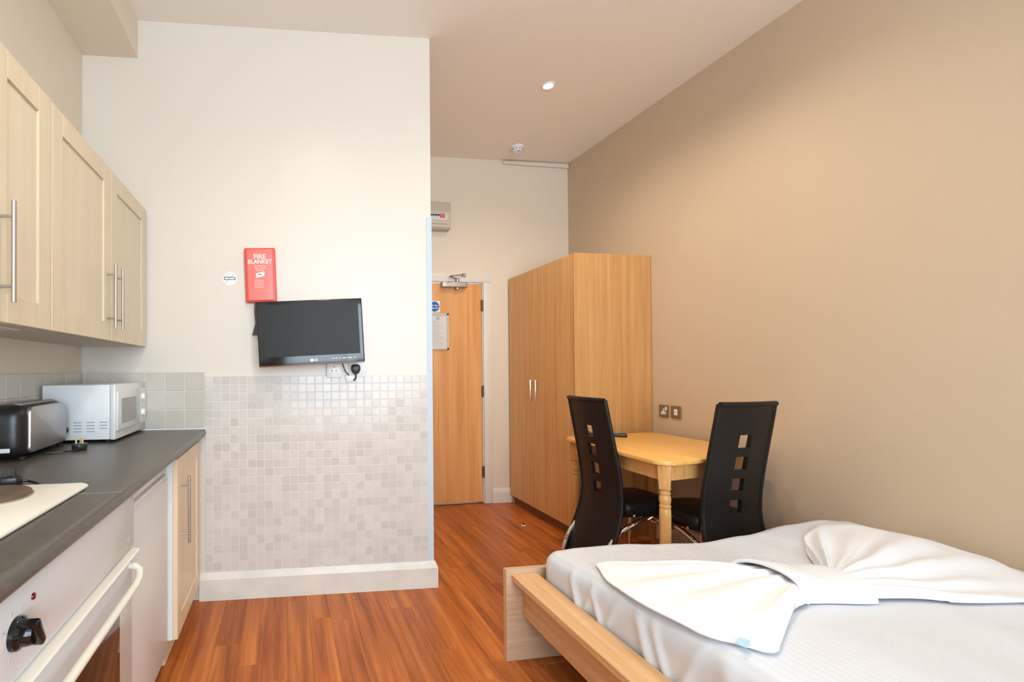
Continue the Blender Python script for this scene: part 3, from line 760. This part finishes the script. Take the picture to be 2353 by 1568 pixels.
# sockets under the television
def uk_slots(t, x, z, r, mt, y):
    for (a, b_, w_, h_) in ((0, .011, .002, .0045), (-.011, -.010, .0042, .002), (.011, -.010, .0042, .002)):
        bm = B(); box(bm, x+a-w_, x+a+w_, y-.0007, y+.0005, z+b_-h_, z+b_+h_); obj('pin_slot', bm, mt, t, False)
t = onwall('wall_socket', 'white single wall socket under the television, left of the plug', 'socket', .272, 1.215)
bm = B(); box(bm, -.042, .042, -.022, 0, -.036, .042, .004); obj('plate', bm, M_WHITEPL, t)
uk_slots(t, 0, .012, 1, M_DARKPRINT, -.0222)
t = onwall('wall_socket', 'white wall socket plate with a black plug under the television', 'socket', .402, 1.222)
bm = B(); box(bm, -.05, .05, -.01, 0, -.04, .04, .003); obj('plate', bm, M_WHITEPL, t)
bm = B(); lathe(bm, [(.003, -.0125), (.003, -.009)], (.038, 0, -.002), 10, 'Y'); obj('screw', bm, M_STEEL, t)
t = onwall('mains_plug', 'black plug pushed into the wall socket under the television', 'plug', .390, 1.226, .010)
bm = B(); prism(bm, [(-.014, -.026), (.014, -.026), (.026, -.006), (.024, .018), (.012, .026), (-.012, .026), (-.024, .018), (-.026, -.006)], -.028, -.0005, 'Y', .004); obj('body', bm, M_BLACKPL, t)
bm = B(); tube(bm, [(0, -.016, -.024), (0, -.017, -.04), (.0, -.016, -.052), (-.012, -.012, -.063)], .0045, 8); obj('cable', bm, M_BLACKPL, t)
t = onwall('aerial_cable', 'thin brown cable hanging between the television and the white clip', 'cable', .345, 1.25)
bm = B(); tube(bm, [(-.03, -.075, .03), (-.028, -.055, .0), (-.012, -.03, -.035), (.006, -.02, -.055), (.014, -.014, -.066)], .0032, 8); obj('lead', bm, mat('brown_cable', (.10, .05, .03, 1), .5), t)
t = onwall('cable_clip', 'small white plastic cable clip at the top of the mosaic tiles', 'clip', .36, 1.172, .006)
bm = B(); prism(bm, [(-.028, .018), (.034, .022), (.026, -.014), (-.022, -.018)], -.016, -.0005, 'Y', .003); obj('body', bm, M_WHITEPL, t)

# ------------------------------------------------------------------ sockets on the beige wall
for (yy, label, sw) in ((3.003, 'bronze single power socket on the beige wall, nearer the wardrobe', False), (2.897, 'bronze switched outlet on the beige wall, right of the other', True)):
    t = thing('wall_socket', label, 'socket', (XR, yy, .918), -PI/2, 'bronze wall plates')
    bm = B(); box(bm, -.043, .043, -.008, 0, -.043, .043, .002, 1); obj('plate', bm, M_BRONZE, t)
    if not sw:
        bm = B(); prism(bm, [(-.022, -.024), (.02, -.024), (.02, -.006), (.006, -.002), (.006, .016), (-.006, .016), (-.006, -.002), (-.022, -.006)], -.0105, -.007, 'Y'); obj('socket_insert', bm, M_WHITEPL, t, False)
        uk_slots(t, -.001, -.006, 1, M_DARKPRINT, -.0105)
        bm = B(); box(bm, .014, .03, -.012, -.007, .004, .03, .002, 1); obj('switch', bm, M_WHITEPL, t)
    else:
        bm = B(); box(bm, -.014, .014, -.0105, -.007, -.022, .02, .002, 1); obj('rocker', bm, M_WHITEPL, t)
        bm = B(); box(bm, -.008, .008, -.0115, -.0100, -.002, .002); obj('fuse_slot', bm, M_GREYPRINT, t, False)

# ------------------------------------------------------------------ dining table
TX0, TX1, TY0, TY1, TZ = 1.81, 2.63, 2.045, 3.04, .765
tcx, tcy = (TX0+TX1)/2, (TY0+TY1)/2
t = thing('dining_table', 'lacquered wooden dining table with turned legs beside the wardrobe', 'table', (tcx, tcy, 0))
hx, hy, ch = (TX1-TX0)/2, (TY1-TY0)/2, .075
def octo(hx, hy, ch):
    pts = []
    for (sx, sy) in ((1, 1), (-1, 1), (-1, -1), (1, -1)):
        cx_, cy_ = sx*(hx-ch), sy*(hy-ch); base = math.atan2(sy, sx)
        for k in range(-3, 4):
            a = base+k*PI/12; rr = ch*(1.02 if abs(k) < 3 else 1)
            # between a clipped and a rounded corner
            u, v = math.cos(a), math.sin(a); s = 1/(abs(u)+abs(v)); q = .45
            pts.append((cx_+rr*u*(q+(1-q)*s), cy_+rr*v*(q+(1-q)*s)))
    return pts
# the table stands a little askew: its four corners (near-left, near-right, far-right, far-left)
TQ = [Vector((1.803, 2.043)), Vector((2.60, 2.185)), Vector((2.60, 3.045)), Vector((1.838, 2.965))]
def tq(u, v):
    p = (TQ[0]*(1-u)+TQ[1]*u)*(1-v)+(TQ[3]*(1-u)+TQ[2]*u)*v
    return p.x-tcx, p.y-tcy
def tmap(p): return tq((p[0]+hx)/(2*hx), (p[1]+hy)/(2*hy))
bm = B(); prism(bm, [tmap(p) for p in octo(hx, hy, ch)], TZ-.022, TZ, 'Z', .006); obj('tabletop', bm, M_PINE, t)
for s in (-1, 1):
    bm = B(); box(bm, s*(hx-.06)-.01, s*(hx-.06)+.01, -hy+.09, hy-.09, TZ-.105, TZ-.022, .001, 1)
    for v in bm.verts: v.co.x, v.co.y = tmap(v.co)
    obj('apron', bm, M_PINEL, t)
    bm = B(); box(bm, -hx+.09, hx-.09, s*(hy-.06)-.01, s*(hy-.06)+.01, TZ-.105, TZ-.022, .001, 1)
    for v in bm.verts: v.co.x, v.co.y = tmap(v.co)
    obj('apron', bm, M_PINEL, t)
legp = [(.0, 0), (.018, 0), (.020, .06), (.0225, .2), (.0255, .36), (.0265, .48), (.026, .515), (.0235, .520), (.0265, .527), (.0265, .536), (.0225, .541), (.0255, .55), (.0275, .565), (.0255, .58), (.0215, .586), (.0255, .593), (.0255, .600), (.021, .606), (.03, .622)]
for sx in (-1, 1):
    for sy in (-1, 1):
        bm = B(); lathe(bm, legp, seg=20)
        hs = .031
        n0 = len(bm.verts); box(bm, -hs, hs, -hs, hs, .614, TZ-.022, .006, 2)
        for v in list(bm.verts)[n0:]:
            if v.co.z < .63: v.co.x *= .8; v.co.y *= .8
            v.co = Matrix.Rotation(PI/4, 3, 'Z') @ v.co
        obj('leg', bm, M_PINEL, t, True, (*tmap((sx*(hx-.072), sy*(hy-.072))), 0))
t = thing('remote_control', 'long black remote control lying on the dining table behind the chair', 'remote control', (2.135, 2.925, TZ), -.6)
bm = B(); roundbox(bm, -.13, .13, -.024, .024, .001, .024, .007, (4, 2, 1)); obj('body', bm, M_BLACKPL, t)
for k in range(8):
    for j in (-1, 0, 1):
        bm = B(); box(bm, -.09+k*.022, -.077+k*.022, j*.013-.004, j*.013+.004,   .0235, .0255); obj('button', bm, M_GREYPRINT, t, False)

# ------------------------------------------------------------------ dining chairs (front = +y local)
BACKP = [(.05, -.128), (.12, -.108), (.20, -.085), (.28, -.052), (.36, -.022), (.44, -.004), (.50, 0), (.58, -.004), (.66, -.016), (.76, -.034), (.86, -.054), (.96, -.074), (1.045, -.090)]
def back_y(z):
    for (a, ya), (b_, yb) in zip(BACKP, BACKP[1:]):
        if z <= b_:
            k = (z-a)/(b_-a); return ya+(yb-ya)*k
    return BACKP[-1][1]
def make_chair(label, loc, rz, flip=1):
    t = thing('dining_chair', label, 'chair', loc, rz, 'black dining chairs at the table')
    def hw(z): 
        if z < .5: return .172+.030*((.5-z)/.45)**1.2
        return .172-.008*((z-.5)/.545)
    zs = lin(.05, .49, 8)+[.497, .5625, .607, .6725, .717, .7825, .827, .8925, .95, 1.0, 1.03, 1.045]
    us = [-1, -.92, -.66, -.40]; 
    bm = B(); grid = []
    hh = .036
    for z in zs:
        w_ = hw(z); rnd_ = .008*max(0, (z-1.0)/.045)**2
        xs = [-w_+rnd_, -w_*.93, -w_*.6, -hh, hh, w_*.6, w_*.93, w_-rnd_]
        bow = lambda x: -.018*(1-(x/w_)**2)
        grid.append([bm.verts.new((x, back_y(z)+bow(x), z)) for x in xs])
    holes = {(.497, .5625), (.607, .6725), (.717, .7825), (.827, .8925)}
    for i in range(len(zs)-1):
        for k in range(7):
            if k == 3 and (zs[i], zs[i+1]) in holes: continue
            bm.faces.new((grid[i][k], grid[i][k+1], grid[i+1][k+1], grid[i+1][k]))
    thicken(bm, (0, .022, 0))
    obj('backrest', bm, M_LEATHER, t)
    # welted edges
    for s in (-1, 1):
        bm = B(); tube(bm, [(s*hw(z), back_y(z)+.006, z) for z in zs], .0125, 8); obj('piping', bm, M_LEATHER, t)
    bm = B(); z = 1.045; tube(bm, [(x, back_y(z)-.018*(1-(x/.164)**2), z) for x in lin(-.166, .166, 8)], .0125, 8); obj('piping', bm, M_LEATHER, t)
    bm = B(); roundbox(bm, -.19, .19, .02, .345, .405, .475, .03, (5, 5, 1), lambda p: (p.x*(1-.75*max(0, p.y-.06)), p.y, p.z+.012*(1-(p.x/.19)**2)*(1 if p.z > .44 else 0))); obj('seat', bm, M_LEATHER, t)
    bm = B(); box(bm, -.14, .14, .04, .32, .385, .408, .003, 1); obj('seat_base', bm, M_BLACKPL, t)
    for s in (-1, 1):
        bm = B(); xs = s*.172
        # swept chrome side: seat front down to the rear foot
        pts = []
        for k in range(25):
            a = 1-(1-k/24)**1.8; yy = .30-.44*a; zz = .014+.383*max(0, 1-a**2.3)**.46
            pts.append((xs, yy, zz))
        tube(bm, pts, .0135, 10); obj('leg', bm, M_CHROME, t)
        bm = B(); tube(bm, [(s*.125, .29, .002), (s*.125, .29, .388)], .0095, 10); obj('leg', bm, M_CHROME, t)
    bm = B(); tube(bm, [(-.172, -.138, .014), (.172, -.138, .014)], .0105, 10); obj('stretcher', bm, M_CHROME, t)
    bm = B(); tube(bm, [(-.125, .29, .33), (.125, .29, .33)], .008, 10); obj('stretcher', bm, M_CHROME, t)
    for s in (-1, 1):
        bm = B(); lathe(bm, [(.008, -.006), (.009, .004), (.005, .008)], (s*.19, .07, .41), 10, 'X'); obj('bolt', bm, M_CHROME, t)
    return t
make_chair('black leather dining chair beside the wardrobe, seen side-on at the table', (1.825, 2.55, 0), -PI/2)
make_chair('black leather dining chair at the bed end of the table, back to the camera', (2.215, 2.075, 0), .04)

# ------------------------------------------------------------------ bed
BX0, BX1 = .912, 2.645
FY = 1.885
t = thing('bed_frame', 'pale oak bed frame with a flat ledge and low footboard', 'bed', (1.75, .9, 0))
def bx(x0, x1, y0, y1, z0, z1, bev=.002): bm = B(); box(bm, x0-1.75, x1-1.75, y0-.9, y1-.9, z0, z1, bev, 1); return bm
obj('footboard', bx(BX0, BX1, FY, FY+.026, 0, .381), M_BEDOAKX, t)
obj('edge_band', bx(BX0-.0012, BX0, FY, FY+.026, 0, .381, 0), mat('footboard_edge', srgb(214, 176, 128), .5), t)
for s in (0, 1):
    a, b_ = ((.935, 1.05), (BX1-.12, BX1-.012))[s]
    obj('ledge', bx(a, b_, -.55, FY, .335, .360), M_BEDOAK, t)
    c, d_ = ((.985, 1.005), (BX1-.08, BX1-.06))[s]
    obj('side_rail', bx(c, d_, -.55, FY, .185, .335), M_BEDOAK, t)
obj('headboard', bx(BX0, BX1, -.59, -.55, 0, .9), M_BEDOAKX, t)
obj('mid_beam', bx(1.76, 1.80, -.55, FY, .2, .26), M_BEDOAK, t)
for k in range(13):
    y = -.45+k*.185; obj('slat', bx(1.02, BX1-.09, y, y+.07, .262, .278), M_BEDOAK, t)
# mattress
BASE = [(1.0, .452), (1.055, .46), (1.12, .470), (1.2, .476), (1.4, .478), (1.6, .466), (1.8, .458), (2.02, .477), (2.26, .512), (2.42, .524), (2.54, .512), (2.64, .49)]
def sm(t): t = min(max(t, 0), 1); return t*t*(3-2*t)
def mz(x, y):
    z = BASE[-1][1]
    for (a, za), (b_, zb) in zip(BASE, BASE[1:]):
        if x <= b_: z = za+(zb-za)*sm((x-a)/(b_-a)) if x > a else BASE[0][1]; break
    k = min(max((1.86-y)/.8, 0), 1)
    z += .056*sm(k)*(1-sm((x-1.1)/1.3))
    # the raised far corner by the wall relaxes towards the head
    if x > 1.9: z += (-.03*sm((1.6-y)/.7))*sm((x-1.9)/.5)
    return z
MX0_, MX1_, MY0_, MY1_ = 1.060, 2.635, -.53, 1.872
zb0, HH = .282, .21
WR = [(1.62, .013, .025), (1.56, .008, .02), (1.50, .010, .018), (1.44, .006, .016), (1.28, .013, .03), (1.22, .010, .02), (1.13, .008, .02), (.98, .012, .04), (.86, .01, .03)]
def mf(p):
    k = (p.z-zb0)/HH
    z = zb0+k*(mz(p.x, p.y)-zb0)
    x, y = p.x, p.y
    if x < 1.12:
        e = sm((1.12-x)/.06)
        for (wy, am, wd_) in WR:
            yy = wy+(k-.5)*.10*(1 if am > .009 else -1)
            x -= e*am*1.1*math.exp(-((y-yy)/(wd_*.75))**2)*max(0, 1-abs(k-.45)*1.5)
    return (x, y, z)
tm_ = thing('mattress', 'mattress in a striped white satin sheet on the oak bed', 'mattress', (1.84, .67, zb0))
bm = B()
def spread(a, b_, R, n): return None
roundbox(bm, MX0_, MX1_, MY0_, MY1_, zb0, zb0+HH, .058, (60, 260, 10), mf)
for v in bm.verts: v.co -= Vector((1.84, .67, zb0))
obj('sheeted_mattress', bm, M_SHEET, tm_)
# decorative bow folded from white bed linen
tb = thing('linen_bow', 'white folded linen bow with two fans lying on the bed', 'bed linen', (1.66, 1.33, mz(1.66, 1.33)))
O0 = Vector((1.66, 1.33, mz(1.66, 1.33)))
def fan(name, apex0, apex1, outer, pleats, amp, lift, seed, mt, nr=26, na=120, hem=True):
    """cloth between the gathered edge (apex0..apex1) and an outer outline, pleated along the rays"""
    rnd = random.Random(seed); ph = [rnd.uniform(-.4, .4) for _ in range(pleats+2)]; am = [rnd.uniform(.35, 1) for _ in range(pleats+2)]
    bm = B(); rows = []
    # resample outline
    seg = [(Vector(outer[i]), Vector(outer[i+1])) for i in range(len(outer)-1)]
    Ls = [(b_-a).length for a, b_ in seg]; T = sum(Ls)
    def op(u):
        d = u*T
        for (a, b_), l in zip(seg, Ls):
            if d <= l or (a, b_) is seg[-1]: return a+(b_-a)*min(d/l, 1)
            d -= l
        return seg[-1][1]
    for j in range(na+1):
        u = j/na; a0 = Vector(apex0)*(1-u)+Vector(apex1)*u
        o = (op(max(u-.02, 0))+op(u)+op(min(u+.02, 1)))/3; col = []
        for i in range(nr+1):
            r = i/nr; p = a0*(1-r)+o*r
            q = u*pleats; k = int(q); s = math.sin(q*2*PI+ph[min(k, pleats)])
            w = (.25+.75*math.sin(PI*min(r*1.05, 1))**.8)
            bumpz = amp*am[min(k, pleats)]*(.5+.5*s)*w*(1-.35*r)
            lz = lift(r, u)
            z = mz(p.x, p.y)+.006+bumpz+lz
            if p.x < 1.10: z -= .30*max(0, 1.10-p.x)**1.5*1.0
            if hem and r > .9: z += .003*math.sin((r-.9)/.1*PI)
            col.append(bm.verts.new((p.x-O0.x, p.y-O0.y, z-O0.z)))
        rows.append(col)
    for a, b_ in zip(rows, rows[1:]):
        for i in range(nr): bm.faces.new((a[i], a[i+1], b_[i+1], b_[i]))
    bmesh.ops.recalc_face_normals(bm, faces=bm.faces)
    if sum(f.normal.z for f in bm.faces) < 0: bmesh.ops.reverse_faces(bm, faces=bm.faces)
    thicken(bm, (0, 0, .004))
    return obj(name, bm, mt, tb)
fan('fan', (1.64, 1.45), (1.60, 1.225), [(1.48, 1.49), (1.15, 1.645), (1.085, 1.50), (1.062, 1.36), (1.06, 1.22), (1.075, 1.08), (1.15, .965), (1.40, 1.15)], 7, .020,
    lambda r, u: .050*abs(math.sin(PI*u))**.6*(1-r)**1.7, 3, M_TOWEL)
fan('fan', (1.82, 1.245), (1.86, 1.41), [(2.02, 1.175), (2.26, 1.10), (2.46, 1.20), (2.55, 1.36), (2.575, 1.47), (2.56, 1.60), (2.50, 1.70), (2.34, 1.76), (2.16, 1.70), (2.0, 1.56)], 8, .026,
    lambda r, u: .044*abs(math.sin(PI*u))**.6*(1-r)**1.7+.010*math.exp(-((u-.55)/.12)**2)*math.sin(PI*min(1, r)), 11, M_LINEN)
# band round the middle
bm = B()
p0, p1 = Vector((1.545, 1.34)), Vector((1.83, 1.325)); ax = (p1-p0).normalized(); nrm_ = Vector((-ax.y, ax.x))
rows = []
for i in range(15):
    u = i/14; c = p0+(p1-p0)*u; row = []
    w_ = .125-.018*u; h_ = .070-.014*u+.004*math.sin(u*9)
    for k in range(25):
        a = PI*k/24; s = math.cos(a); e = abs(math.sin(a))**.55
        p = c+nrm_*w_*s+ax*(.02*math.sin(a)*(1 if i == 0 else 0))
        row.append(bm.verts.new((p.x-O0.x, p.y-O0.y, mz(p.x, p.y)+.003+h_*e-O0.z)))
    rows.append(row)
for a, b_ in zip(rows, rows[1:]):
    for k in range(24): bm.faces.new((a[k], b_[k], b_[k+1], a[k+1]))
bmesh.ops.recalc_face_normals(bm, faces=bm.faces)
thicken(bm, (0, 0, .006))
obj('band', bm, M_LINEN, tb)
bm = B()
for off in (0, .016):
    pts = []
    for k in range(25):
        a = PI*k/24; p = p0+nrm_*.127*math.cos(a)+ax*(off-.004+.02*math.sin(a))
        pts.append((p.x-O0.x, p.y-O0.y, mz(p.x, p.y)+.004+.072*abs(math.sin(a))**.55-O0.z))
    tube(bm, pts, .006, 8)
obj('hem', bm, M_LINEN, tb)
bm = B(); tx, ty = 1.115, 1.02
for i in range(5):
    pass
box(bm, -.016, .016, -.011, .011, 0, .0016, .0005, 1)
for v in bm.verts: v.co.z += .25*abs(v.co.x)*.4+.012
obj('tag', bm, M_TAG, tb, True, (tx-O0.x, ty-O0.y, mz(tx, ty)-O0.z+.004), (.05, -.2, .5))

# ------------------------------------------------------------------ scrap on the floor
t = thing('floor_scrap', 'tiny white and black scrap lying on the wooden floor by the wardrobe', 'scrap', (1.833, 3.486, 0))
bm = B(); lathe(bm, [(.0, .001), (.014, .001), (.016, .006), (.012, .010), (.009, .006), (0, .004)], seg=14); obj('cap', bm, M_WHITEPL, t)
bm = B(); box(bm, -.007, .007, -.004, .006, .004, .020, .002, 1); obj('stub', bm, M_BLACKPL, t)
